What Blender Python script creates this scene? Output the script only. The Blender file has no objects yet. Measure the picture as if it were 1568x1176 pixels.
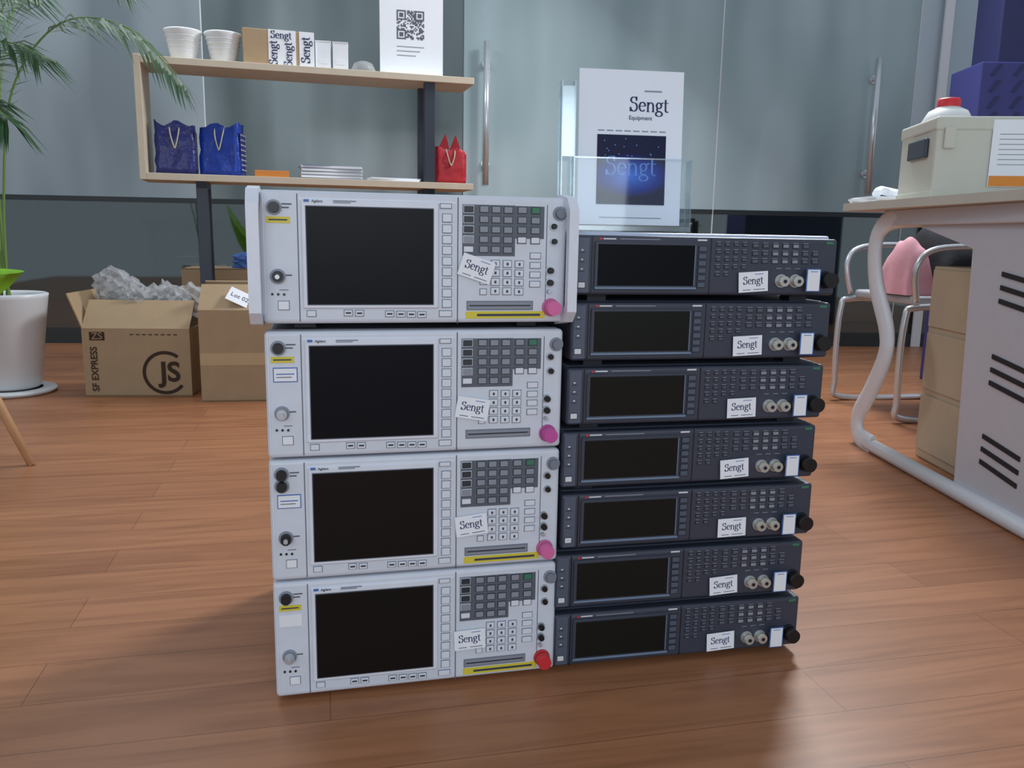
import bpy, bmesh, math, random
from mathutils import Vector, Matrix
random.seed(7)
sc=bpy.context.scene
sc.view_settings.view_transform='Standard'
sc.view_settings.exposure=-.06

# ------------------------------------------------------------ materials
def lin(c):
    r=[]
    for v in c[:3]:
        v=v/255.0
        r.append(v/12.92 if v<=0.04045 else ((v+0.055)/1.055)**2.4)
    return (r[0],r[1],r[2],1.0)
def mat(name,col,rough=0.5,metal=0.0,var=0.04,scale=30,emit=0,alpha=1,trans=0,bump=0,spec=.5):
    m=bpy.data.materials.new(name); m.use_nodes=True
    nt=m.node_tree; b=nt.nodes['Principled BSDF']
    c=lin(col)
    b.inputs['Roughness'].default_value=rough
    b.inputs['Metallic'].default_value=metal
    b.inputs['Base Color'].default_value=c
    b.inputs['Specular IOR Level'].default_value=spec
    b.inputs['Alpha'].default_value=alpha
    tc=nt.nodes.new('ShaderNodeTexCoord'); nz=nt.nodes.new('ShaderNodeTexNoise')
    nz.inputs['Scale'].default_value=scale; nz.inputs['Detail'].default_value=3
    nt.links.new(tc.outputs['Object'],nz.inputs['Vector'])
    if var>0:
        mx=nt.nodes.new('ShaderNodeMix'); mx.data_type='RGBA'
        mx.inputs[6].default_value=tuple(max(0,x*(1-var*2)) for x in c[:3])+(1,)
        mx.inputs[7].default_value=tuple(min(1,x*(1+var*2)) for x in c[:3])+(1,)
        nt.links.new(nz.outputs['Fac'],mx.inputs[0]); nt.links.new(mx.outputs[2],b.inputs['Base Color'])
    if bump>0:
        bp=nt.nodes.new('ShaderNodeBump'); bp.inputs['Strength'].default_value=bump; bp.inputs['Distance'].default_value=0.01
        nt.links.new(nz.outputs['Fac'],bp.inputs['Height']); nt.links.new(bp.outputs['Normal'],b.inputs['Normal'])
    return m
M={}
def defm(k,*a,**kw): M[k]=mat(k,*a,**kw)
defm('panel_light',(212,217,227),.45); defm('panel_edge',(222,226,236),.4)
defm('case_grey',(128,134,146),.5); defm('seam',(92,96,106),.6,var=0)
defm('key_light',(222,226,235),.4,var=0); defm('key_rim',(120,126,138),.5,var=0)
defm('key_mid',(140,145,156),.45,var=0); defm('key_plate',(90,96,106),.5); defm('key_dark',(44,48,56),.45,var=0)
defm('key_green',(60,120,95),.45,var=0)
defm('screen',(14,15,21),.3,var=0,spec=.12); defm('screen_olive',(26,27,25),.25,var=0,spec=.2)
defm('screen_brown',(22,18,17),.25,var=0,spec=.15)
defm('black',(18,18,20),.4,var=0); defm('yellow',(218,202,60),.5,var=.02)
defm('pink',(215,105,160),.45,var=.03); defm('magenta',(195,80,155),.45,var=.03); defm('red',(205,45,52),.45,var=.03)
defm('steel',(190,194,200),.35,.6); defm('chrome',(218,222,226),.25,.6,var=.01); defm('brass',(206,204,190),.3,.55,var=.02)
defm('slate',(58,63,77),.42); defm('slate_light',(82,90,107),.4); defm('slate_edge',(112,132,156),.35,var=0)
defm('slate_key',(86,92,106),.45,var=0); defm('slate_dark',(30,33,41),.5,var=0); defm('cover_metal_sheen',(190,200,222),.35,.1)
defm('white',(236,238,242),.5,var=.01); defm('white_gloss',(232,235,238),.25,var=.02,scale=5); defm('paper',(240,243,249),.7,var=.01)
defm('navy',(32,42,92),.5,var=0); defm('tag_blue',(70,110,180),.5,var=0); defm('ink',(60,64,80),.6,var=0)
defm('glow_blue',(110,158,232),.5,var=0)
defm('white_mark',(215,218,222),.5,var=0)
defm('oak',(212,198,176),.5,var=.06,scale=12); defm('oak_pale',(200,194,182),.45,var=.05,scale=10); defm('pedestal_wood',(194,176,150),.5,var=.05,scale=10)
defm('steel_dark',(48,54,68),.45,var=.05); defm('cardboard',(176,150,118),.8,var=.05,scale=14,bump=.1)
defm('ink_brown',(62,44,34),.8,var=0)
defm('tape',(196,168,128),.3,var=.03)
defm('bag_blue',(24,62,168),.35,var=.2,scale=22,bump=.8); defm('bag_navy',(32,38,112),.35,var=.2,scale=22,bump=.8)
defm('bag_red',(178,30,42),.5,var=.12,scale=14,bump=.5); defm('cord',(200,195,170),.6)
defm('orange',(228,140,48),.5); defm('pot',(228,232,236),.3,var=.01); defm('soil',(60,45,35),.9,var=.2)
defm('leaf',(56,92,54),.45,var=.2,scale=8); defm('stem',(120,155,80),.45,var=.1,scale=8)
defm('lime',(160,215,70),.35,var=.03); defm('leg_wood',(200,155,115),.5,var=.06)
defm('desk_white',(218,219,224),.4,var=.02); defm('desk_metal',(198,198,206),.42,var=.02); defm('slot',(30,30,36),.7,var=0)
defm('beige',(202,201,188),.5,var=.02); defm('jug',(220,222,222),.35,var=.02)
defm('indigo',(60,62,126),.5,var=.05); defm('indigo_dark',(42,44,92),.5,var=.05)
defm('seat_grey',(176,178,184),.7,var=.05); defm('cloth_pink',(228,168,180),.85,var=.06,scale=12,bump=.3); defm('cloth_black',(28,28,35),.9,var=.1,scale=12,bump=.5)
defm('base_dark',(46,52,54),.4,var=.05); defm('far_wall',(125,132,126),.9,var=.15,scale=1.5)
defm('dark_furn',(40,38,36),.6,var=.1)
defm('poly_bag',(212,214,216),.3,var=.1,scale=40,alpha=.34,bump=.6)

def glassy(name,tint,fac,rough):
    m=bpy.data.materials.new(name); m.use_nodes=True; nt=m.node_tree; nt.nodes.clear()
    o=nt.nodes.new('ShaderNodeOutputMaterial'); mx=nt.nodes.new('ShaderNodeMixShader'); t=nt.nodes.new('ShaderNodeBsdfTransparent'); g=nt.nodes.new('ShaderNodeBsdfGlossy')
    t.inputs[0].default_value=tint; g.inputs['Roughness'].default_value=rough; g.inputs[0].default_value=(.9,.95,.95,1)
    mx.inputs[0].default_value=fac
    nt.links.new(t.outputs[0],mx.inputs[1]); nt.links.new(g.outputs[0],mx.inputs[2]); nt.links.new(mx.outputs[0],o.inputs[0]); M[name]=m
glassy('clear_glass',(.66,.72,.70,1),.14,.03)
glassy('acrylic',(.97,.98,.99,1),.03,.04)
glassy('acrylic_edge',(.84,.9,.94,1),.2,.15)

def film(name,c0,c1):
    m=bpy.data.materials.new(name); m.use_nodes=True; nt=m.node_tree; b=nt.nodes['Principled BSDF']
    tc=nt.nodes.new('ShaderNodeTexCoord'); mp=nt.nodes.new('ShaderNodeMapping'); mp.inputs['Scale'].default_value=(2.2,1,.55); nz=nt.nodes.new('ShaderNodeTexNoise'); nz.inputs['Scale'].default_value=.9; nz.inputs['Detail'].default_value=2  # vertical colour streaks imitate soft reflections in the glass
    r=nt.nodes.new('ShaderNodeValToRGB'); r.color_ramp.elements[0].position=.34; r.color_ramp.elements[0].color=lin(c0); r.color_ramp.elements[1].position=.66; r.color_ramp.elements[1].color=lin(c1)
    nt.links.new(tc.outputs['Object'],mp.inputs[0]); nt.links.new(mp.outputs[0],nz.inputs['Vector']); nt.links.new(nz.outputs['Fac'],r.inputs[0]); nt.links.new(r.outputs[0],b.inputs['Base Color'])
    b.inputs['Roughness'].default_value=.16; M[name]=m
film('film',(140,162,166),(182,201,206)); film('film_dark_reflection',(70,84,86),(132,146,148)); film('film_grey',(122,134,140),(162,174,180)); film('film_bright',(184,200,210),(206,220,228))  # the darkest pair paints a dark reflection into the middle panel
def floor_mat():
    m=bpy.data.materials.new('laminate_floor'); m.use_nodes=True; nt=m.node_tree; b=nt.nodes['Principled BSDF']; N=nt.nodes.new; L=nt.links.new
    tc=N('ShaderNodeTexCoord'); mp=N('ShaderNodeMapping'); mp.inputs['Rotation'].default_value=(0,0,math.radians(-13)); L(tc.outputs['Object'],mp.inputs[0])
    br=N('ShaderNodeTexBrick'); br.inputs['Color1'].default_value=lin((178,122,86)); br.inputs['Color2'].default_value=lin((165,111,77)); br.inputs['Mortar'].default_value=lin((136,90,62))
    br.inputs['Scale'].default_value=1; br.inputs['Brick Width'].default_value=1.2; br.inputs['Row Height'].default_value=.125; br.inputs['Mortar Size'].default_value=.001; br.offset=.37
    L(mp.outputs[0],br.inputs['Vector'])
    m2=N('ShaderNodeMapping'); m2.inputs['Scale'].default_value=(1.8,20,1); L(mp.outputs[0],m2.inputs[0])
    nz=N('ShaderNodeTexNoise'); nz.inputs['Scale'].default_value=1; nz.inputs['Detail'].default_value=5; nz.inputs['Distortion'].default_value=1.6; L(m2.outputs[0],nz.inputs['Vector'])
    rp=N('ShaderNodeValToRGB'); rp.color_ramp.elements[0].position=.32; rp.color_ramp.elements[0].color=(.68,.62,.58,1); rp.color_ramp.elements[1].position=.62; rp.color_ramp.elements[1].color=(1.04,1.03,1.03,1); L(nz.outputs['Fac'],rp.inputs[0])
    mx=N('ShaderNodeMix'); mx.data_type='RGBA'; mx.blend_type='MULTIPLY'; mx.inputs[0].default_value=.8; L(br.outputs['Color'],mx.inputs[6]); L(rp.outputs[0],mx.inputs[7]); L(mx.outputs[2],b.inputs['Base Color'])
    b.inputs['Roughness'].default_value=.38; b.inputs['Specular IOR Level'].default_value=.36
    M['floor']=m
floor_mat()
def poster_mat():
    m=bpy.data.materials.new('poster_print'); m.use_nodes=True; nt=m.node_tree; b=nt.nodes['Principled BSDF']; N=nt.nodes.new; L=nt.links.new
    tc=N('ShaderNodeTexCoord'); mp=N('ShaderNodeMapping'); mp.inputs['Location'].default_value=(-.85,0,-1.35); mp.inputs['Scale'].default_value=(1.7,0,3.2); L(tc.outputs['Generated'],mp.inputs[0])
    g=N('ShaderNodeTexGradient'); g.gradient_type='SPHERICAL'; L(mp.outputs[0],g.inputs[0])
    r=N('ShaderNodeValToRGB'); r.color_ramp.elements[0].color=lin((12,18,58)); r.color_ramp.elements[1].color=lin((60,115,215)); r.color_ramp.elements[1].position=.9
    e=r.color_ramp.elements.new(.3); e.color=lin((22,46,140)); L(g.outputs[0],r.inputs[0]); L(r.outputs[0],b.inputs['Base Color']); b.inputs['Roughness'].default_value=.4; b.inputs['Specular IOR Level'].default_value=.2; M['poster']=m
poster_mat()

# ------------------------------------------------------------ mesh builder
class MB:
    def __init__(s): s.bm=bmesh.new(); s.mats=[]; s.post=Matrix()
    def idx(s,k):
        if k not in s.mats: s.mats.append(k)
        return s.mats.index(k)
    def add(s,t,k,mtx=None,smooth=False):
        i=s.idx(k)
        for f in t.faces:
            f.material_index=i
            f.smooth=smooth and len(f.verts)<=4
        me=bpy.data.meshes.new('tmp'); 
        if mtx: bmesh.ops.transform(t,matrix=mtx,verts=t.verts)
        bmesh.ops.transform(t,matrix=s.post,verts=t.verts)
        t.to_mesh(me); s.bm.from_mesh(me); t.free(); bpy.data.meshes.remove(me)
    def box(s,x0,x1,y0,y1,z0,z1,k,bev=0,seg=2,mtx=None):
        t=bmesh.new(); bmesh.ops.create_cube(t,size=1)
        bmesh.ops.transform(t,matrix=Matrix.Translation(((x0+x1)/2,(y0+y1)/2,(z0+z1)/2))@Matrix.Diagonal((abs(x1-x0),abs(y1-y0),abs(z1-z0),1)),verts=t.verts)
        if bev: bmesh.ops.bevel(t,geom=list(t.edges),offset=bev,segments=seg,affect='EDGES',profile=.5)
        s.add(t,k,mtx)
    def cyl(s,c,axis,r1,r2,d,k,seg=24,mtx=None):
        t=bmesh.new(); bmesh.ops.create_cone(t,cap_ends=True,segments=seg,radius1=r1,radius2=r2,depth=d)
        q=Vector((0,0,1)).rotation_difference(Vector(axis)).to_matrix().to_4x4()
        m=Matrix.Translation(c)@q
        if mtx: m=mtx@m
        s.add(t,k,m,True)
    def lathe(s,prof,k,c=(0,0,0),seg=32,sx=1,sy=1):
        t=bmesh.new(); rings=[]
        for r,z in prof:
            rings.append([t.verts.new((c[0]+r*sx*math.cos(a*2*math.pi/seg),c[1]+r*sy*math.sin(a*2*math.pi/seg),c[2]+z)) for a in range(seg)])
        for a,b in zip(rings,rings[1:]):
            for i in range(seg): t.faces.new((a[i],a[(i+1)%seg],b[(i+1)%seg],b[i]))
        s.add(t,k,None,True)
    def tube(s,pts,r,k,seg=10,flat=None,up0=None):
        pts=[Vector(p) for p in pts]; t=bmesh.new(); rings=[]; n=len(pts); up=Vector(up0) if up0 else None
        rr=r if isinstance(r,(list,tuple)) else [r]*n
        for i,p in enumerate(pts):
            d=(pts[min(i+1,n-1)]-pts[max(i-1,0)]).normalized()
            if up is None:
                up=Vector((0,0,1)) if abs(d.z)<.9 else Vector((1,0,0))
            a=d.cross(up).normalized(); up=a.cross(d).normalized()
            ka,kb=(flat if flat else (1,1))
            rings.append([t.verts.new(p+a*math.cos(j*2*math.pi/seg)*rr[i]*ka+up*math.sin(j*2*math.pi/seg)*rr[i]*kb) for j in range(seg)])
        for a,b in zip(rings,rings[1:]):
            for j in range(seg): t.faces.new((a[j],a[(j+1)%seg],b[(j+1)%seg],b[j]))
        t.faces.new(rings[0][::-1]); t.faces.new(rings[-1]); s.add(t,k,None,True)
    def poly(s,pts,k,ext=None):
        t=bmesh.new(); vs=[t.verts.new(p) for p in pts]; f=t.faces.new(vs)
        if ext:
            r=bmesh.ops.extrude_face_region(t,geom=[f]); bmesh.ops.translate(t,vec=Vector(ext),verts=[v for v in r['geom'] if isinstance(v,bmesh.types.BMVert)])
        bmesh.ops.recalc_face_normals(t,faces=t.faces); s.add(t,k)
    def done(s,name,loc=(0,0,0),rz=0,parent=None,rot=None):
        me=bpy.data.meshes.new(name); s.bm.to_mesh(me); s.bm.free()
        for k in s.mats: me.materials.append(M[k])
        o=bpy.data.objects.new(name,me); sc.collection.objects.link(o); o.location=loc; o.rotation_euler=rot or (0,0,rz)
        if parent: o.parent=parent
        return o
def smoothpts(pts,n=6):
    pts=[Vector(p) for p in pts]; out=[]; P=[pts[0]]+pts+[pts[-1]]
    for i in range(1,len(P)-2):
        for j in range(n):
            t=j/n; a,b,c,d=P[i-1:i+3]
            out.append(.5*((2*b)+(c-a)*t+(2*a-5*b+4*c-d)*t*t+(3*b-a-3*c+d)*t**3))
    out.append(pts[-1]); return out
def text(body,size,loc,k,parent,name='lettering',rot=(math.pi/2,0,0),align='CENTER',ext=.0003,off=0,sx=1):
    c=bpy.data.curves.new(name,'FONT'); c.body=body; c.size=size; c.align_x=align; c.align_y='CENTER'; c.extrude=ext; c.offset=off
    o=bpy.data.objects.new(name,c); sc.collection.objects.link(o); o.location=loc; o.rotation_euler=rot; o.scale=(sx,1,1); c.materials.append(M[k]); o.parent=parent; return o

def arc(cx,cy,rx,ry,a0,a1,n=12): return [(cx+rx*math.cos(math.radians(a0+(a1-a0)*i/n)),cy+ry*math.sin(math.radians(a0+(a1-a0)*i/n))) for i in range(n+1)]
GL={
 'S':([arc(.42,1.18,.33,.30,35,270,14)+arc(.42,.44,.36,.44,90,-150,14)[1:], [(.70,1.50),(.70,1.12)],[(.06,.0),(.06,.42)]],.95),
 'e':([[(.10,.56),(.72,.56)],arc(.42,.5,.33,.47,10,315,20)],.88),
 'n':([[(.16,0),(.16,.96)],arc(.46,.60,.28,.34,165,0,10)+[(.74,0)],[(.0,.0),(.32,.0)],[(.58,.0),(.90,.0)],[(.0,.94),(.16,.94)]],1.0),
 'g':([arc(.38,.66,.26,.30,0,360,18),arc(.40,-.22,.36,.24,0,360,18),[(.22,.40),(.14,.24),(.24,.10),(.62,.04)],[(.6,.84),(.82,.98)]],.88),
 't':([[(.24,1.28),(.24,.24)]+arc(.44,.22,.20,.22,180,300,8)[1:],[(.04,.94),(.56,.94)]],.62)}
def wordmark(h,loc,k,parent,rot=(0,0,0),thick=.15,y=-.0002):
    b=MB(); x=0; tot=sum(GL[c][1] for c in 'Sengt')
    for ch in 'Sengt':
        for st in GL[ch][0]:
            n=len(st)
            for i in range(n-1):
                (x0,z0),(x1,z1)=st[i],st[i+1]; dx,dz=x1-x0,z1-z0; L_=math.hypot(dx,dz) or 1
                w=thick*(.35+.65*abs(dz)/L_)/2
                nx,nz=-dz/L_*w,dx/L_*w; ex,ez=dx/L_*.02,dz/L_*.02
                q=[(x0+nx-ex,z0+nz-ez),(x0-nx-ex,z0-nz-ez),(x1-nx+ex,z1-nz+ez),(x1+nx+ex,z1+nz+ez)]
                b.poly([((x+a-tot/2)*h,y,(c-.5)*h) for a,c in q],k)
        x+=GL[ch][1]
    o=b.done('wordmark',loc,0,parent,rot); return o

# ------------------------------------------------------------ camera
H=.695; pit=.1777; rol=.018
F=Vector((0,math.cos(pit),-math.sin(pit))); U=Vector((0,math.sin(pit),math.cos(pit))); R=Vector((1,0,0))
rt=R*math.cos(rol)+U*math.sin(rol); up=-R*math.sin(rol)+U*math.cos(rol)
cam=bpy.data.cameras.new('camera'); co=bpy.data.objects.new('camera',cam); sc.collection.objects.link(co)
m=Matrix.Identity(4)
for i in range(3): m[i][0]=rt[i]; m[i][1]=up[i]; m[i][2]=-F[i]
m[0][3],m[1][3],m[2][3]=0,0,H
co.matrix_world=m; cam.lens=36*1274/1568; cam.sensor_width=36; cam.clip_start=.02; sc.camera=co

# ------------------------------------------------------------ room
b=MB(); b.box(-5,5,-2.5,9,-.05,0,'floor'); b.done('floor')
WY=5.3; WR=.105
seams=[-4.6,-3.2,-1.85,-.33,1.27,2.55,4.2]
fm=['film_grey','film_grey','film_dark_reflection','film','film','film_bright']
b=MB()
for a,c,f_ in zip(seams,seams[1:],fm):
    b.box(a+.004,c-.004,0,.012,.87,2.9,f_); b.box(a+.004,c-.004,0,.012,.09,.865,'clear_glass')
    b.box(a+.004,c-.004,-.004,.0,.845,.875,'base_dark')
b.box(-4.6,4.2,-.02,.03,0,.09,'base_dark')
for s_ in seams[1:-1]: b.box(s_-.004,s_+.004,.002,.01,.09,2.9,'seam' if s_==-.33 else 'white_gloss')
b.done('wall_back',(0,WY,0),WR)
b=MB(); b.box(-.03,.03,-.02,.0,0.0,2.9,'white',.004); b.done('tube_reflection_1',(2.70,WY+.265,0),WR)  # white strip standing in for a ceiling tube's reflection on the glass
b=MB(); b.box(-5,5,0,.1,0,2.9,'far_wall'); b.done('wall_far',(0,8.2,0))
b=MB(); b.box(-5,5,5.9,8.3,2.9,3.0,'far_wall'); b.done('ceiling')
b=MB(); b.box(-5.1,-5,4.6,8.2,0,2.9,'far_wall'); b.done('wall_left')
b=MB(); b.box(5,5.1,5.7,8.2,0,2.9,'far_wall'); b.done('wall_right')
for X in (-.19,2.25):
    b=MB()
    b.tube([(0,-.06,.99),(0,-.06,1.82)],.019,'chrome',16)
    for z in (1.12,1.7): b.cyl((0,-.03,z),(0,1,0),.014,.014,.06,'chrome'); b.cyl((0,-.004,z),(0,1,0),.026,.026,.008,'chrome')
    b.done('door_handle',(X,WY+X*math.tan(WR)-.008,0),WR)
b=MB(); b.box(0,1.6,0,.5,.0,.72,'dark_furn',.01); b.box(-.05,1.65,-.03,.55,.72,.76,'base_dark',.005)
for i in range(3): b.box(.05+i*.52,.52+i*.52,-.012,0,.1,.68,'base_dark',.004)
for i in range(3): b.tube([(.2+i*.52,-.03,.5),(.36+i*.52,-.03,.5)],.006,'steel',8)
b.done('office_cabinet',(-2.6,6.0,0),.1)

# ------------------------------------------------------------ instruments
W=.43; HA=.1805
def T1(t): return t*1.137/(1.237-.1*t)
def c2(px,py):
    t=(px-404)/459; return T1(t)*W,HA*(1-(py-(503-4*t))/(192-8*t))
def T2(t): return t*1.237/(1.328-.091*t)
def c3(px,py):
    t=(px-883)/393; return T2(t)*W,.088*(1-(py-362)/89)
def rect(b,cf,x0,y0,x1,y1,ya,yb,k,bev=0):
    a,zt=cf(x0,(y0+y1)/2); c,_=cf(x1,(y0+y1)/2)
    xm=(x0+x1)/2; _,z1=cf(xm,y0); _,z0=cf(xm,y1)
    b.box(a,c,ya,yb,z0,z1,k,bev,1)
def key(b,cf,cx,cy,w,h,k,y=0,p=.0022,rim='key_rim'):
    if rim: rect(b,cf,cx-w/2-1,cy-h/2-1,cx+w/2+1,cy+h/2+1,y-.0006,y+.001,rim)
    rect(b,cf,cx-w/2,cy-h/2,cx+w/2,cy+h/2,y-p,y,k,.0005)
def sticker(par,x,z,w,h,rot,y):
    b=MB(); b.box(-w/2,w/2,-.0008,0,-h/2,h/2,'paper')
    b.box(-w*.36,-w*.1,-.001,-.0007,-h*.40,-h*.37,'ink'); b.box(w*.0,w*.4,-.001,-.0007,-h*.40,-h*.37,'ink')
    b.box(w*.05,w*.35,-.001,-.0007,h*.36,h*.39,'tag_blue')
    o=b.done('sticker',(x,y,z),0,par,(0,rot,0))
    wordmark(h*.25,(0,-.0010,h*.02),'navy',o,thick=.19)

def analyzer(i,z,handles,cap,topmark,warn,stick,lowk):
    b=MB(); Hh=HA
    b.box(.004,W-.004,.02,.44,.002,Hh-.002,'case_grey',.004)
    b.box(0,W,0,.035,0,Hh,'panel_light',.006,3)
    b.box(.0025,W-.0025,.05,.41,.03,.15,'case_grey',.001)
    for x in (.04,W-.06):
        for y in (.05,.36): b.box(x,x+.03,y,y+.03,(-.009 if i==3 else (-.0105 if i==0 else -.0035)),.003,'slate_dark')
    rect(b,c2,459.5,507,461,690,-.0004,.002,'seam'); rect(b,c2,699.5,504,701,688,-.0004,.002,'seam')
    rect(b,c2,463,511,697,515,-.0006,.002,'panel_edge')
    rect(b,c2,465,513,672,669,-.003,.003,'panel_edge',.002)
    rect(b,c2,471.5,521.5,664.5,664,-.0036,.0,'seam',.001)
    rect(b,c2,473,523,663,662.5,-.0040,.0,'screen' if i<2 else 'screen_brown',.0008)
    rect(b,c2,470,514.5,478,518,-.0042,-.003,'tag_blue')
    rect(b,c2,514,514.5,548,516,-.0036,-.003,'key_rim'); rect(b,c2,514,517,540,518.2,-.0036,-.003,'key_rim')
    for r in range(9): key(b,c2,684,534+r*15.6,13,11,'key_light')
    key(b,c2,682,517,16,6,'key_light')
    key(b,c2,478,678,13,8,'key_light'); key(b,c2,682,674,18,8,'key_light')
    for x in (534,551,597,614,630,646):
        key(b,c2,x,676,12,8,'key_light'); rect(b,c2,x-4,674.5,x+4,677,-.0026,-.002,'key_dark')
    rect(b,c2,707,513,786,587,-.0008,.001,'key_plate'); rect(b,c2,786,513,829,560,-.0008,.001,'key_plate')
    for r in range(5):
        if r<4: key(b,c2,716,520+r*14.5,14,9,'key_dark' if r<3 else 'key_mid',-.0008,rim='panel_light')
        else: key(b,c2,716,520+r*14.5,14,8,'key_light',-.0008,rim=None)
        for j,x in enumerate((739,757,775)): key(b,c2,x,519.5+r*14.5,12,8.5,'key_mid',-.0008,rim='key_dark')
        for x in (796,816):
            if r<4: key(b,c2,x,519+r*14.5,12,8.5,('key_green' if (r==0 and x==816) else ('key_mid' if r<3 else 'key_light')),-.0008,rim='key_dark')
    for r in range(4):
        for x in (757,775,793): key(b,c2,x,598+r*13.5,12,9.5,'key_light'); rect(b,c2,x-1.5,596+r*13.5,x+1.5,600+r*13.5,-.0026,-.002,'ink')
        key(b,c2,817,585+r*14,15,8,'key_light')
    for r in range(2): key(b,c2,739,640+r*-15,9,8,'key_light')
    rect(b,c2,714,653,815,667,-.0008,.0,'key_rim'); rect(b,c2,716,655,813,665,-.0012,.0,'key_mid'); rect(b,c2,718,659,811,661,-.0016,.0,'key_dark')
    if warn:
        rect(b,c2,713,668.5,833,679,-.0010,.0,'yellow'); rect(b,c2,730,672,826,675.5,-.0014,.0,'ink')
    rect(b,c2,833,510,834,672,-.0004,.0,'seam')
    def con(px,py,r,d,k,ring=None):
        x,zz=c2(px,py); s=r/1050
        if ring: b.cyl((x,-.001,zz),(0,-1,0),s*1.35,s*1.35,.004,ring)
        b.cyl((x,-d/2,zz),(0,-1,0),s,s*.92,d,k)
    con(852,522,8,.012,'key_rim','key_mid'); con(843,541,4.5,.008,'black','steel'); con(844,563,4.5,.008,'black','steel')
    for py in (606,624): con(839,py,5,.010,'black','steel')
    con(838,637,3,.008,'steel')
    con(842,661,12,.022,cap); con(842,661,14,.004,cap)
    rect(b,c2,408,510,410,680,-.0005,.0,'panel_edge')
    if topmark=='two': con(433-9,524,8,.012,'black','key_mid'); con(433-9,542,8,.012,'black','key_mid')
    else: con(425,527,8,.012,'black','key_mid'); rect(b,c2,413,540,449,549,-.0010,.0,'yellow'); rect(b,c2,417,543.5,445,545.5,-.0014,.0,'ink')
    rect(b,c2,437,521,452,523,-.0004,.0,'seam'); rect(b,c2,437,526,448,528,-.0004,.0,'seam')
    con(428,625,8,.014,lowk,'key_mid'); con(428,625,3.5,.019,'steel')
    rect(b,c2,440,622,450,624,-.0004,.0,'seam')
    for x in (419,428,437): con(x,651,1.8,.002,'black')
    rect(b,c2,430,644,444,645,-.0004,.0,'seam'); 
    key(b,c2,436,667,16,12,'white')
    if i in (1,2):
        rect(b,c2,416,556,454,578,-.0010,.0,'tag_blue',.0004); rect(b,c2,417.5,557.5,452.5,576.5,-.0014,.0,'white'); rect(b,c2,421,565,449,566.5,-.0018,.0,'tag_blue'); rect(b,c2,421,570,445,571,-.0018,.0,'ink')
    if i==3: rect(b,c2,413,556,450,575,-.0010,.0,'white')
    if handles:
        for x0,wd_ in ((-.016,.016),(W-.006,.014)):
            prof=[(.03,-.006),(-.018,.002),(-.034,.018),(-.034,Hh-.018),(-.018,Hh-.000),(.03,Hh+.006)]
            inner=[(.03,Hh-.012),(-.010,Hh-.016),(-.020,Hh-.028),(-.020,.028),(-.010,.014),(.03,.010)]
            b.poly([(x0,y,z_) for y,z_ in prof+inner],'panel_edge',(wd_,0,0))
            b.box(x0,x0+wd_,.028,.06,-.004,Hh+.004,'panel_light',.002)
    o=b.done('spectrum_analyzer',(-.3423,1.1366,z),.2367)
    text('Agilent',.0052,(c2(490,516.5)[0],-.0042,c2(490,516.5)[1]),'key_dark',o)
    x,zz=c2(725,stick[1]); sticker(o,c2(stick[0],0)[0],zz,.049,.032,stick[2],-.004)
caps=['pink','magenta','pink','red']
sp=[(728,606,.32),(724,620,.17),(724,616,-.10),(723,618,-.03)]
zs=[.009+3*.184+.007,.009+2*.184,.009+.184,.009]
for i in range(4):
    analyzer(i,zs[i],i==0,caps[i],'two' if i==2 else 'one',i!=1,sp[i],'black' if i in(0,2) else 'steel')

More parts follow.
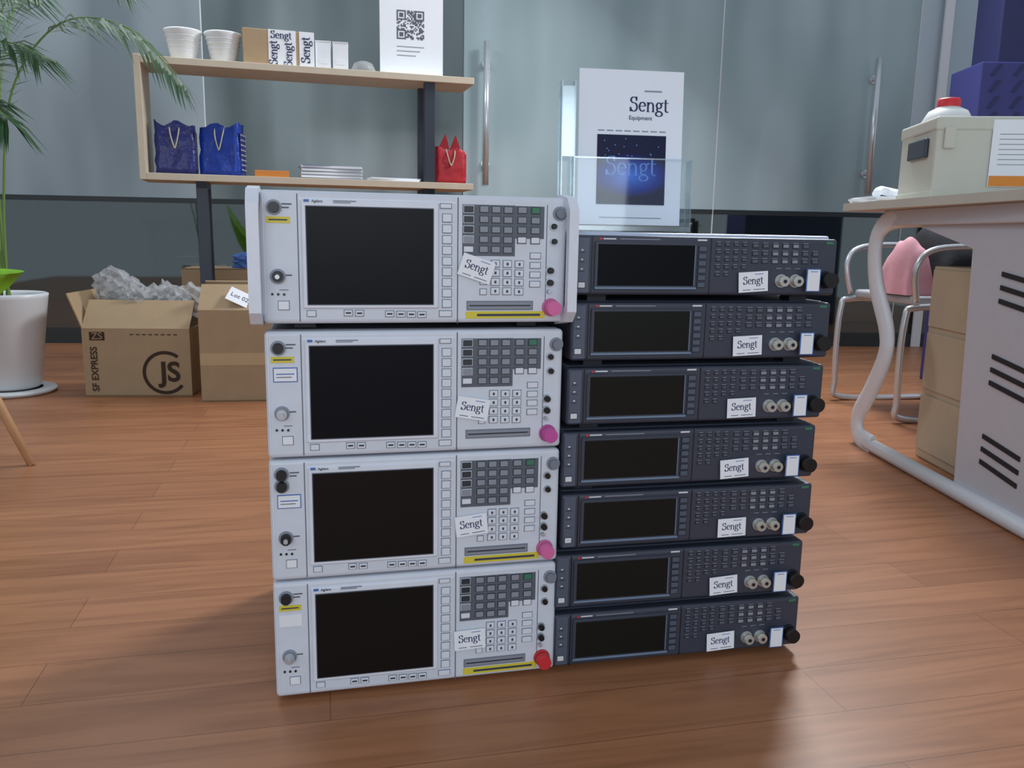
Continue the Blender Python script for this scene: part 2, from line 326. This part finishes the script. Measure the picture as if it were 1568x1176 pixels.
offs=[-.0053,-.0066,.0014,-.0010,.0042,.0072,.0097]
def generator(i,z,off):
    b=MB(); Hh=.088
    b.box(.003,W-.003,.02,.45,.001,Hh+(.005 if i==6 else .001),'cover_metal_sheen' if i==6 else 'slate_light',.003)  # top cover's bright reflection put into its paler colour and raised edge
    b.box(0,W,0,.04,0,Hh,'slate',.005,3)
    for x in (.03,W-.06):
        for y in (.03,.38): b.box(x,x+.03,y,y+.03,-(.012 if i==0 else .0104),.002,'slate_dark')
    rect(b,c3,886,366,905,448,-.0015,.002,'slate_light',.001)
    for py in (383,397,411): rect(b,c3,892,py,895,py+2,-.002,.0,'white_mark'); rect(b,c3,889,py+4,898,py+5,-.002,.0,'key_dark')
    key(b,c3,893.5,436,10,8,'white_mark',-.001,rim='slate_dark')
    rect(b,c3,907.5,364,909.5,450,-.0005,.001,'black')
    rect(b,c3,912,371,1066,443,-.0035,.002,'slate',.0012)
    rect(b,c3,913,438.5,1066,442,-.0042,.0,'slate_edge',.0004)
    rect(b,c3,917,375,1061,436.5,-.0042,.0,'screen' if i==6 else 'screen_olive',.0006)
    rect(b,c3,1061.5,375,1062.5,436,-.0042,0,'slate_edge')
    rect(b,c3,919,365.5,923,368.5,-.001,.0,'red'); rect(b,c3,925,366,944,368,-.0006,.0,'white_mark'); rect(b,c3,950,366.3,1010,367.6,-.0006,.0,'key_mid'); rect(b,c3,1066,365.5,1080,368,-.0006,.0,'white_mark')
    for r in range(6): key(b,c3,1074,380+r*11,11,7.5,'slate_light',rim='slate_dark')
    rect(b,c3,1086,364,1087.3,450,-.0005,.001,'black')
    for r in range(5):
        for c in range(4):
            x=1098+c*13; y=373+r*11.5
            if r>3 and c>1: continue
            key(b,c3,x,y,6,3.5,'slate_key',rim='slate_dark'); rect(b,c3,x-3,y-4.6,x+3,y-3.7,-.0004,.0,'key_mid')
    for r in range(3):
        for c in range(7):
            x=1153+c*15; y=374+r*12
            if c==6 and r==0: continue
            key(b,c3,x,y,8,5,('key_mid' if c in(2,3,4) else 'slate_key'),rim='slate_dark'); rect(b,c3,x-4,y-5,x+4,y-4.1,-.0004,.0,'key_mid')
    rect(b,c3,1258,366,1269,370,-.001,.0,'key_green')
    for c in range(3): rect(b,c3,1186+c*14,408,1194+c*14,409,-.0004,.0,'key_mid')
    def con(px,py,r,d,k,y=0,seg=24):
        x,zz=c3(px,py); s=r/1010
        b.cyl((x,y-d/2,zz),(0,-1,0),s,s*.94,d,k,seg)
    for px in (1194,1215):
        con(px,428,11,.003,'steel'); con(px,428,8.5,.014,'brass'); con(px,428,5.5,.0145,'steel'); con(px,428,3,.0155,'black')
    con(1237,428,8.5,.012,'brass'); 
    rect(b,c3,1225,408,1246,444,-.0150,-.0142,'tag_blue',.0003); rect(b,c3,1226.5,409.5,1244.5,442.5,-.0154,-.0143,'white'); rect(b,c3,1230,412,1241,413,-.0157,-.015,'tag_blue')
    con(1261,426,12.5,.020,'black',0,32); con(1261,426,14,.004,'slate_dark')
    yaw=.2127
    o=b.done('signal_generator',(.0797+off*math.cos(yaw),1.2373+off*math.sin(yaw),z),yaw)
    x,zz=c3(1151,429.5); sticker(o,x,zz,.049,.031,random.uniform(-.07,0),-.004)
for i in range(7): generator(i,.012+i*.0994,offs[i])

# ------------------------------------------------------------ brochure stand on the right stack
zt=.012+6*.0994+.0932
b=MB(); w=.205
lean=Matrix.Rotation(-.06,4,'X')
b.box(-.02,w,-.03,.08,0,.004,'acrylic'); b.box(-.02,w,-.022,.009,.004,.012,'acrylic_edge')
b.post=lean
b.box(-.035,w,.006,.008,.002,.265,'acrylic'); b.box(-.01,w,-.022,-.0205,.002,.13,'acrylic')
for x in (-.035,-.012,w-.002): b.box(x,x+.002,-.022,.009,.002,.13 if x>0 else .26,'acrylic_edge')
b.box(-.033,-.012,-.022,-.0205,.13,.25,'acrylic_edge')
b.box(-.01,w,-.0225,-.0200,.128,.1305,'acrylic_edge')
b.post=Matrix()
o=b.done('brochure_holder',(.112,1.53,zt),.13)
b=MB(); b.box(0,.19,-.003,0,0,.270,'paper'); 
br=b.done('brochure',(-.002,-.006,.014),0,o,(-.06,0,0))
b=MB(); b.box(.034,.160,-.0040,-.003,.036,.158,'poster'); b.done('brochure_picture',(0,0,0),0,br)
wordmark(.0165,(.128,-.0033,.208),'navy',br,thick=.2); text('Equipment',.010,(.112,-.0036,.188),'ink',br)
wordmark(.0215,(.097,-.0043,.099),'glow_blue',br,thick=.14)
b=MB()
for k in range(8): b.box(.035+k*.016,.047+k*.016,-.0034,-.003,.1640,.1662,'key_mid')
b.box(.04,.155,-.0038,-.003,.012,.0135,'key_mid'); b.box(.118,.150,-.0038,-.003,.2335,.236,'key_mid')
for k in range(14): b.cyl((.042+random.random()*.11,-.0042,.120+random.random()*.032),(0,1,0),.0010,.0010,.0006,'glow_blue',10)
b.done('brochure_print',(0,0,0),0,br)

# ------------------------------------------------------------ display shelf
SY=.276; SX0,SY0=-1.62,3.75
def sh(s,d=.12): return (SX0+s*math.cos(SY)-d*math.sin(SY),SY0+s*math.sin(SY)+d*math.cos(SY))
b=MB(); LN=1.47; TL=.935; TT=1.425
b.box(0,LN,0,.26,TL-.03,TL,'oak',.002); b.box(0,LN,0,.26,TT-.03,TT,'oak',.002); b.box(-.028,0,0,.26,TL-.03,TT+.005,'oak',.002)
for s in (.20,1.235):
    z1=TL-.03
    for y in (.02,.20): 
        b.box(s,s+.05,y,y+.035,0,z1,'steel_dark',.002)
        if s>1: b.box(s,s+.05,y,y+.035,TL,TT-.03,'steel_dark',.002)
    b.box(s,s+.05,.02,.235,z1-.03,z1,'steel_dark'); b.box(s,s+.05,.02,.235,.04,.07,'steel_dark')
b.box(.25,1.235,.205,.225,.3,.33,'steel_dark')
b.done('display_shelf',(SX0,SY0,0),SY)
for s in (.168,.336):
    b=MB(); pr=[(0,.0),(.050,0),(.054,.008),(.076,.12),(.082,.13),(.080,.135),(.074,.13),(.052,.012),(0,.01)]
    b.lathe(pr,'white_gloss')
    for k in range(5): b.lathe([(.0562+k*.0045,.022+k*.02),(.0582+k*.0045,.024+k*.02),(.0570+k*.0045,.027+k*.02)],'white_gloss')
    b.done('paper_bowl',(*sh(s),TT))
b=MB(); b.box(-.155,.155,-.08,.08,0,.155,'cardboard',.003); b.box(-.157,.157,-.02,.02,.1545,.157,'tape')
b.box(-.045,.075,-.0815,.0815,-.0,.1565,'paper'); b.box(.09,.156,-.0815,.0815,.0,.1565,'paper')
bx=b.done('parcel_box',(*sh(.575,.13),TT),SY+.03)
wordmark(.021,(.012,-.083,.130),'navy',bx,(0,0,0),.22); wordmark(.024,(-.020,-.083,.058),'navy',bx,(0,-math.pi/2,0),.22)
wordmark(.024,(.045,-.083,.055),'navy',bx,(0,-math.pi/2,0),.22)
wordmark(.026,(.123,-.083,.08),'navy',bx,(0,-math.pi/2,0),.22)
for s,hh in ((.778,.125),(.856,.125)):
    b=MB(); b.poly([(-.034,-.05,0),(.034,-.05,0),(.034,-.05,hh),(-.034,-.05,hh)],'paper',(0,.09,0)); b.box(-.036,.036,-.052,.042,hh,hh+.004,'white',.001); b.box(-.02,.02,-.0512,-.05,.03,.05,'paper'); b.done('white_carton',(*sh(s),TT),SY-.1)
b=MB(); pr=[(0,0),(.05,0),(.06,.02),(.045,.05),(.02,.06),(0,.055)]; b.lathe(pr,'poly_bag',seg=9,sx=1.0); b.done('plastic_bag',(*sh(.96),TT),.3)
b=MB(); b.box(-.15,.15,0,.004,.0,.46,'paper'); b.box(-.15,.15,-.05,.05,0,.006,'paper')
qr=random.Random(3); n=21; cs=.13/n
def fin(i,j):
    for a,c in ((0,0),(0,n-7),(n-7,0)):
        if a<=i<a+7 and c<=j<c+7:
            u,v=i-a,j-c; return 1 if (u in(0,6) or v in(0,6) or (2<=u<=4 and 2<=v<=4)) else 0
    return None
for i in range(n):
    for j in range(n):
        v=fin(i,j)
        if v is None: v=qr.random()<.5
        if v: b.box(-.07+i*cs,-.07+(i+1)*cs,-.0008,.0005,.245-(j+1)*cs+.06,.245-j*cs+.06,'seam')
for k in range(3): b.box(-.07+.0*k,.06-.02*k,-.0008,.0,.140-k*.020,.1435-k*.020,'key_mid')
b.done('qr_code_sign',(*sh(1.19,.12),TT),SY-.05)
def bag(name,s,w,h,k,k2,d=.10,hand='cord'):
    b=MB(); t=bmesh.new(); nx,nz=8,8; rnd=random.Random(int(s*1000))
    def ring(z):
        f=1-.25*(z/h)**2; pts=[]
        per=[(-1+2*i/nx,-1) for i in range(nx)]+[(1,-1+2*i/4) for i in range(4)]+[(1-2*i/nx,1) for i in range(nx)]+[(-1,1-2*i/4) for i in range(4)]
        for a,c in per:
            pts.append((a*w/2*(1-.06*z/h)+rnd.uniform(-.004,.004),c*d/2*f+rnd.uniform(-.006,.006),z+((.012*math.sin(a*5+s*9)+rnd.uniform(-.006,.004)) if z>h*.95 else 0)))
        return [t.verts.new(p) for p in pts]
    rs=[ring(h*i/nz) for i in range(nz+1)]
    for a,c in zip(rs,rs[1:]):
        for i in range(len(a)): t.faces.new((a[i],a[(i+1)%len(a)],c[(i+1)%len(a)],c[i]))
    t.faces.new(rs[0][::-1]); b.add(t,k,None,True)
    b.box(w/2-.002,w/2+.004,-d*.35,d*.35,.02,h*.85,k2,.001)
    for x in (-.022,.022): b.tube(smoothpts([(x,-d*.3,h*.97),(x*.8,-d*.5,h*.8),(x*.4,-d*.54,h*.62),(0,-d*.55,h*.5)]),.003,hand,6)
    return b
b=bag('a',.12,.17,.225,'bag_navy','bag_navy'); b.done('gift_bag',(*sh(.115),TL),SY)
b=bag('b',.30,.18,.225,'bag_blue','bag_navy')
for i in range(8):
    for j in range(4): b.cyl((.0955,-.03+j*.02,.03+i*.022),(1,0,0),.004,.004,.001,'white',8)
b.done('gift_bag',(*sh(.315),TL),SY-.25)
b=MB(); b.box(-.075,.075,-.05,.05,0,.028,'orange',.002); b.box(-.076,.076,-.02,.02,.001,.0285,'orange'); b.done('candy_box',(*sh(.53,.06),TL),SY)
b=MB()
for k in range(12):
    a=random.uniform(-.06,.06); b.box(-.14,.14,-.09,.09,k*.005,k*.005+.005,'paper' if k%3 else 'key_mid',mtx=Matrix.Rotation(a,4,'Z'))
b.box(-.14,.14,-.09,.09,.060,.061,'tag_blue',mtx=Matrix.Rotation(.1,4,'Z'))
b.done('brochure_stack',(*sh(.80,.12),TL),SY)
b=MB()
for k in range(3): b.box(-.12,.12,-.08,.08,k*.005,k*.005+.005,'paper',mtx=Matrix.Rotation(.06*k,4,'Z'))
b.done('paper_stack',(*sh(1.09,.10),TL),SY)
b=bag('c',1.36,.15,.17,'bag_red','bag_red',.09)
b.poly([(-.06,0,.16),(-.02,-.01,.24),(.0,0,.17)],'bag_red',(0,.01,0)); b.poly([(.0,0,.16),(.03,-.01,.235),(.06,0,.16)],'bag_red',(0,.01,0))
b.done('drawstring_pouch',(*sh(1.375,.12),TL),SY)

# ------------------------------------------------------------ cardboard boxes
def cbox(w,d,h,flaps):
    b=MB(); t=.005
    b.box(0,w,0,t,0,h,'cardboard'); b.box(0,w,d-t,d,0,h,'cardboard'); b.box(0,t,t,d-t,0,h,'cardboard'); b.box(w-t,w,t,d-t,0,h,'cardboard'); b.box(0,w,0,d,0,t,'cardboard')
    if flaps:
        for side,ang in flaps:
            L=d*.5
            if side=='f': mt=Matrix.Translation((0,0,h))@Matrix.Rotation(ang,4,'X'); b.box(0,w,0,t,0,L,'cardboard',mtx=mt)
            if side=='b': mt=Matrix.Translation((0,d,h))@Matrix.Rotation(ang,4,'X'); b.box(0,w,-t,0,0,L,'cardboard',mtx=mt)
            if side=='l': mt=Matrix.Translation((0,0,h))@Matrix.Rotation(ang,4,'Y'); b.box(0,t,0,d,0,L,'cardboard',mtx=mt)
            if side=='r': mt=Matrix.Translation((w,0,h))@Matrix.Rotation(ang,4,'Y'); b.box(-t,0,0,d,0,L,'cardboard',mtx=mt)
    else: b.box(0,w,0,d,h-t,h,'cardboard'); b.box(0,w,d/2-.025,d/2+.025,h,h+.001,'tape')
    return b
def crumple(b,c,r,k,seed):
    rd=random.Random(seed); t=bmesh.new(); bmesh.ops.create_icosphere(t,subdivisions=3,radius=r)
    for v in t.verts:
        n=v.co.normalized(); f=.8+.25*abs(math.sin(n.x*5+seed))*abs(math.sin(n.y*6+seed*2))+.3*abs(math.sin(n.z*6+n.x*4+seed))**3+rd.uniform(-.06,.06); v.co*=f
    b.add(t,k,Matrix.Translation(c))
b=cbox(.43,.30,.285,[('f',-.75),('l',-.35),('b',.2)])
def ringp(b,cx,cz,ro,ri,a0,a1,y,k):
    n=28; o=[(cx+ro*math.cos(a0+(a1-a0)*i/n),y,cz+ro*math.sin(a0+(a1-a0)*i/n)) for i in range(n+1)]
    i_=[(cx+ri*math.cos(a0+(a1-a0)*i/n),y,cz+ri*math.sin(a0+(a1-a0)*i/n)) for i in range(n+1)]
    for j in range(n): b.poly([o[j],o[j+1],i_[j+1],i_[j]],k)
ringp(b,.325,.10,.092,.078,.9,5.6,-.001,'ink_brown')
b.box(.03,.09,-.0012,0,.235,.27,'ink_brown')
for k in range(8): b.box(.19+k*.025,.205+k*.025,-.001,0,.258,.262,'ink_brown')
bx=b.done('cardboard_box',(-1.775,3.40,0),.10)
text('ZS',.04,(.06,-.0022,.252),'cardboard',bx); text('SF EXPRESS',.038,(.045,-.0022,.115),'ink_brown',bx,rot=(math.pi/2,-math.pi/2,0),off=.0006)
text('JS',.115,(.345,-.0022,.10),'ink_brown',bx,off=.003)
b=MB()
for k in range(9): crumple(b,(-.16+.04*k,random.uniform(-.02,.08),random.uniform(.08,.13)),random.uniform(.05,.07),'poly_bag',k)
crumple(b,(-.15,.02,.18),.07,'poly_bag',21); crumple(b,(-.10,.05,.16),.06,'poly_bag',22)
o=b.done('packing_plastic',(.215,.17,.27),0,bx)
b=cbox(.43,.28,.375,[('f',-.8),('r',-.7),('b',.7)])
b.box(.0,.43,-.0012,.0,.15,.2,'tape')
bx2=b.done('cardboard_box',(-1.265,3.33,0),.17)
b=MB(); b.box(-.055,.055,-.001,0,-.035,.035,'paper'); lb=b.done('label',(.165,.034,.42),0,bx2,(-.8,.45,0)); text('Lot 021',.028,(0,-.0015,.0),'ink',lb)
b=MB()
for k in range(7): crumple(b,(.08+.04*k,random.uniform(.14,.22),random.uniform(.38,.45)),random.uniform(.045,.06),'poly_bag' if k%2 else 'paper',k+30)
b.done('packing_paper',(0,0,0),0,bx2)
b=cbox(.5,.3,.50,None); bx3=b.done('cardboard_box',(-1.66,4.18,0),.2)
b=MB(); crumple(b,(0,0,.05),.09,'tag_blue',5); o=b.done('blue_bag',(.32,.12,.505),0,bx3); o.scale=(1,.7,.55)

# ------------------------------------------------------------ potted palm
b=MB()
b.lathe([(0,0),(.16,0),(.175,.012),(.17,.02),(.12,.02)],'pot'); 
b.lathe([(0,.02),(.105,.02),(.115,.03),(.165,.40),(.168,.415),(.160,.42),(.152,.41),(.148,.38)],'pot'); b.lathe([(0,.375),(.149,.375)],'soil')
def frond(pts,ll,droop=.35,seed=0,st=.42):
    rd=random.Random(seed); sp=smoothpts(pts,9); N=len(sp)
    b.tube(sp,[.006*(1-.75*i/N) for i in range(N)],'stem',6)
    start=int(N*st)
    for i in range(start,N-1):
        for half in (0,.5):
            p=sp[i].lerp(sp[i+1],half); d=(sp[i+1]-sp[i]).normalized(); f=(i-start)/(N-start)
            L_=ll*(.5+.8*math.sin(math.pi*min(1,f*.8+.15)))*rd.uniform(.75,1.1)
            side=d.cross(Vector((0,0,1))).normalized()
            for sg in (-1,1):
                dr=(side*sg*.6+d*.8+Vector((0,0,rd.uniform(-.2,.2)))).normalized()
                a=p; m1=p+dr*L_*.5+Vector((0,0,-L_*droop*.25)); e=p+dr*L_*.95+Vector((0,0,-L_*droop))
                wv=Vector((0,0,1)).cross(dr).normalized()*.005+Vector((0,0,.004))
                t=bmesh.new(); v=[t.verts.new(x) for x in (a,m1-wv,e,m1+wv)]; t.faces.new(v); b.add(t,'leaf')
frond([(.02,0,.38),(.05,-.02,.8),(.14,-.05,1.22),(.36,-.08,1.46),(.62,-.1,1.45),(.82,-.1,1.26)],.17,seed=1,droop=.5,st=.55)
frond([(0,.03,.38),(.02,0,.9),(.05,0,1.4),(.20,-.0,1.66),(.42,0,1.70),(.58,0,1.62)],.18,seed=2,droop=.45,st=.5)
frond([(-.03,0,.38),(-.02,-.05,.85),(.04,-.12,1.2),(.18,-.2,1.36),(.36,-.25,1.32)],.18,seed=3,droop=.5)
frond([(0,-.03,.38),(-.1,-.1,.9),(-.25,-.2,1.3),(-.5,-.3,1.4)],.22,seed=4,droop=.4)
frond([(-.02,.02,.38),(-.03,.1,1.0),(.0,.2,1.5),(.1,.3,1.8)],.22,seed=5,droop=.3)
frond([(.02,.02,.38),(.0,-.05,.8),(.04,-.15,1.05),(.14,-.25,1.15),(.26,-.3,1.08)],.15,seed=6,droop=.5,st=.55)
frond([(-.02,-.02,.38),(.01,-.06,.9),(.05,-.1,1.3),(.16,-.15,1.52),(.34,-.2,1.55)],.16,seed=8,droop=.6,st=.5)
frond([(.0,-.04,.38),(.02,-.12,.9),(.0,-.2,1.2),(.06,-.3,1.42),(.2,-.36,1.46)],.17,seed=9,droop=.5,st=.5)
b.done('potted_palm',(-2.12,3.46,0))

# ------------------------------------------------------------ green shell chair
b=MB()
t=bmesh.new(); nr,ns=8,32; rings=[]
for i in range(nr+1):
    f=i/nr; rg=[]
    for j in range(ns):
        a=2*math.pi*j/ns; x=.32*f*math.cos(a); y=.31*f*math.sin(a)
        back=max(0,-math.cos(a-.785)); front=max(0,math.cos(a-.785))
        z=.43+.13*f**3+ back**2*(.36*f**4)
        rg.append(t.verts.new((x,y,z)))
    rings.append(rg)
for a_,c_ in zip(rings,rings[1:]):
    for j in range(ns): t.faces.new((a_[j],a_[(j+1)%ns],c_[(j+1)%ns],c_[j]))
bmesh.ops.solidify(t,geom=list(t.faces),thickness=.008)
b.add(t,'lime',None,True)
for sx in (-1,1):
    for sy in (-1,1):
        b.tube([(sx*.10,sy*.10,.43),(sx*.235,sy*.235,.0)],[.017,.011],'leg_wood',12)
b.tube([(-.12,-.12,.40),(.12,.12,.40)],.007,'black',8); b.tube([(-.12,.12,.40),(.12,-.12,.40)],.007,'black',8)
b.done('shell_chair',(-1.745,2.37,0),-.785)

# ------------------------------------------------------------ office desk
b=MB()
X0,X1,Y0,Y1=1.13,2.3,1.30,3.0; rr=.08; DZ=.795
pts=[(X1,Y0,DZ),(X1,Y1,DZ)]
for k in range(7):
    a=math.pi/2+k*math.pi/12; pts.append((X0+rr+rr*math.cos(a),Y1-rr+rr*math.sin(a),DZ))
pts+=[(X0+.08,Y0,DZ)]
b.poly(pts,'oak_pale',(0,0,.025))
leg=smoothpts([(1.24,2.55,.775),(1.225,2.76,.765),(1.215,2.84,.70),(1.21,2.80,.56),(1.205,2.68,.42),(1.20,2.66,.33),(1.20,2.74,.20),(1.20,2.82,.10),(1.20,2.80,.035),(1.205,2.70,.022)],6)
b.tube(leg,.036,'desk_white',12,flat=(1,.4),up0=(1,0,0))
b.tube([(1.205,2.74,.022),(1.25,1.45,.022)],.022,'desk_white',12)
b.box(1.215,1.25,1.5,2.80,.745,DZ,'desk_metal',.004)
b.poly([(1.232,2.23,.03),(1.245,1.55,.03),(1.245,1.55,.75),(1.232,2.62,.75),(1.232,2.27,.68)],'desk_metal',(.035,0,0))
for g in (.585,.375,.165):
    for k in range(3):
        z=g+.02-k*.034
        b.poly([(1.2335,2.12,z+.020),(1.2335,2.12,z+.008),(1.2375,1.96,z-.012),(1.2375,1.96,z-.000)],'slot',(-.003,0,0))
        b.poly([(1.2385,1.91,z+.020),(1.2385,1.91,z+.008),(1.2425,1.75,z-.012),(1.2425,1.75,z-.000)],'slot',(-.003,0,0))
b.box(2.2,2.24,1.5,2.9,0,DZ,'desk_metal')
b.done('office_desk')
b=MB(); b.box(1.34,1.75,2.30,2.68,.0,.62,'pedestal_wood',.004)
for z in (.03,.23,.43): b.box(1.333,1.34,2.31,2.67,z,z+.18,'pedestal_wood',.002)
b.done('drawer_pedestal')
DT=DZ+.025
b=MB(); b.box(0,.60,0,.30,0,.20,'beige',.008,3); b.box(-.004,.604,-.004,.304,.19,.23,'beige',.008,3); b.box(-.003,.603,-.003,.303,.0,.025,'beige',.005)
b.box(-.012,.0,.05,.20,.12,.175,'slate',.004); b.box(.02,.05,-.012,0,.14,.20,'beige',.003)
b.box(.15,.33,-.0055,-.004,.035,.22,'paper'); b.box(.152,.328,-.006,-.005,.036,.065,'orange'); 
for k in range(7): b.box(.17,.25+.01*(k%3)*2,-.006,-.005,.095+k*.014,.097+k*.014,'key_mid')
b.box(.285,.315,-.0065,-.005,.04,.062,'ink')
b.done('equipment_case',(1.205,2.48,DT),-.12)
b=MB(); b.lathe([(0,0),(.075,0),(.08,.02),(.08,.27),(.06,.305),(.035,.318),(.035,.33),(0,.33)],'jug'); b.lathe([(.036,.318),(.036,.340),(.032,.346),(0,.346)],'red'); b.tube(smoothpts([(.07,0,.24),(.11,0,.25),(.11,0,.15),(.078,0,.13)]),.01,'jug',8)
b.done('plastic_jug',(1.44,2.90,DT))
b=MB()
for k in range(5): b.box(-.075,.075,-.08,.08,k*.004,k*.004+.004,'paper',mtx=Matrix.Rotation(random.uniform(-.15,.15),4,'Z'))
b.tube(smoothpts([(-.04,-.03,.03),(0,.02,.045),(.04,.04,.042),(.06,.0,.032)]),.014,'paper',8)
b.done('paper_stack',(1.24,2.88,DT),.1)
b=MB(); b.box(0,.9,0,.3,0,1.50,'indigo',.006); b.box(.08,.9,.03,.28,1.50,2.3,'indigo_dark',.006)
for r in range(5):
    for c in range(8): b.poly([(.04+c*.10,-.001,1.16+r*.07),(.06+c*.10,-.001,1.16+r*.07),(.095+c*.10,-.001,1.21+r*.07),(.075+c*.10,-.001,1.21+r*.07)],'indigo_dark',(0,-.003,0))
b.done('display_stand',(2.09,3.95,0),-.05)
b=MB()
for sx in (-.23,.23):
    b.tube(smoothpts([(sx,.24,.82),(sx,.22,.6),(sx,.16,.46),(sx,-.18,.45),(sx,-.24,.40),(sx,-.24,.1),(sx,-.20,.015),(sx,.2,.013)],6),.013,'chrome',10)
    b.tube(smoothpts([(sx,.22,.66),(sx*1.08,.1,.68),(sx*1.08,-.15,.67),(sx*1.05,-.22,.6),(sx,-.2,.47)],6),.012,'chrome',10)
b.tube([(-.23,.2,.013),(.23,.2,.013)],.012,'chrome',10)
b.box(-.22,.22,-.19,.2,.455,.49,'seat_grey',.012,3); b.box(-.21,.21,.215,.24,.58,.82,'seat_grey',.01,3)
ch=b.done('office_chair',(1.69,3.42,0),-math.pi/2+.15)
def cloth(k,w,h,seed,dep,amp=1):
    b=MB(); t=bmesh.new(); n,mn=24,24; g=[]
    for i in range(n+1):
        row=[]
        for j in range(mn+1):
            u=(i/n-.5)*2; v=(j/mn-.5)*2
            z=h*max(0,1-abs(u)**4)**.5*max(0,1-abs(v)**4)**.5*(.9+amp*.06*math.sin(u*4+seed)+amp*.05*math.cos(v*3+seed)+.03*math.sin(u*9+v*4))
            row.append(t.verts.new((u*w/2,v*dep*(1+.08*math.sin(u*5+seed)),max(.003,z))))
        g.append(row)
    for i in range(n):
        for j in range(mn): t.faces.new((g[i][j],g[i+1][j],g[i+1][j+1],g[i][j+1]))
    b.add(t,k,None,True); return b
b=cloth('cloth_pink',.20,.22,1,.065); b.done('pink_jacket',(.07,-.145,.488),0,ch)
b=cloth('cloth_black',.40,.27,2,.145); b.done('black_jacket',(0,.075,.488),0,ch)
b=MB()
b.box(-.26,.26,-.012,.012,.40,.86,'cloth_black',.008,3); b.box(-.25,.25,.03,.045,.5,.84,'cloth_black',.005)
b.done('draped_coat',(0,.255,0),0,ch)

# ------------------------------------------------------------ lights
wd=bpy.data.worlds.new('world'); sc.world=wd; wd.use_nodes=True
bg=wd.node_tree.nodes['Background']; bg.inputs[0].default_value=(.76,.87,1,1); bg.inputs[1].default_value=.52
def area(name,loc,sx,sy,e,col=(1,1,1),tgt=None):
    l=bpy.data.lights.new(name,'AREA'); l.shape='RECTANGLE'; l.size=sx; l.size_y=sy; l.energy=e; l.color=col
    o=bpy.data.objects.new(name,l); sc.collection.objects.link(o); o.location=loc
    if tgt: o.rotation_euler=(Vector(tgt)-Vector(loc)).to_track_quat('-Z','Y').to_euler()
    return o
area('ceiling_light',(1.4,4.0,2.75),.8,.6,90,(.95,.98,1),(-.5,1.4,0))
area('ceiling_light',(-1.8,3.6,2.85),1.2,.6,24,(.95,.97,1))
area('window_light',(.2,-2.2,1.3),3,1.4,46,(.83,.92,1),(0,1.5,.6))
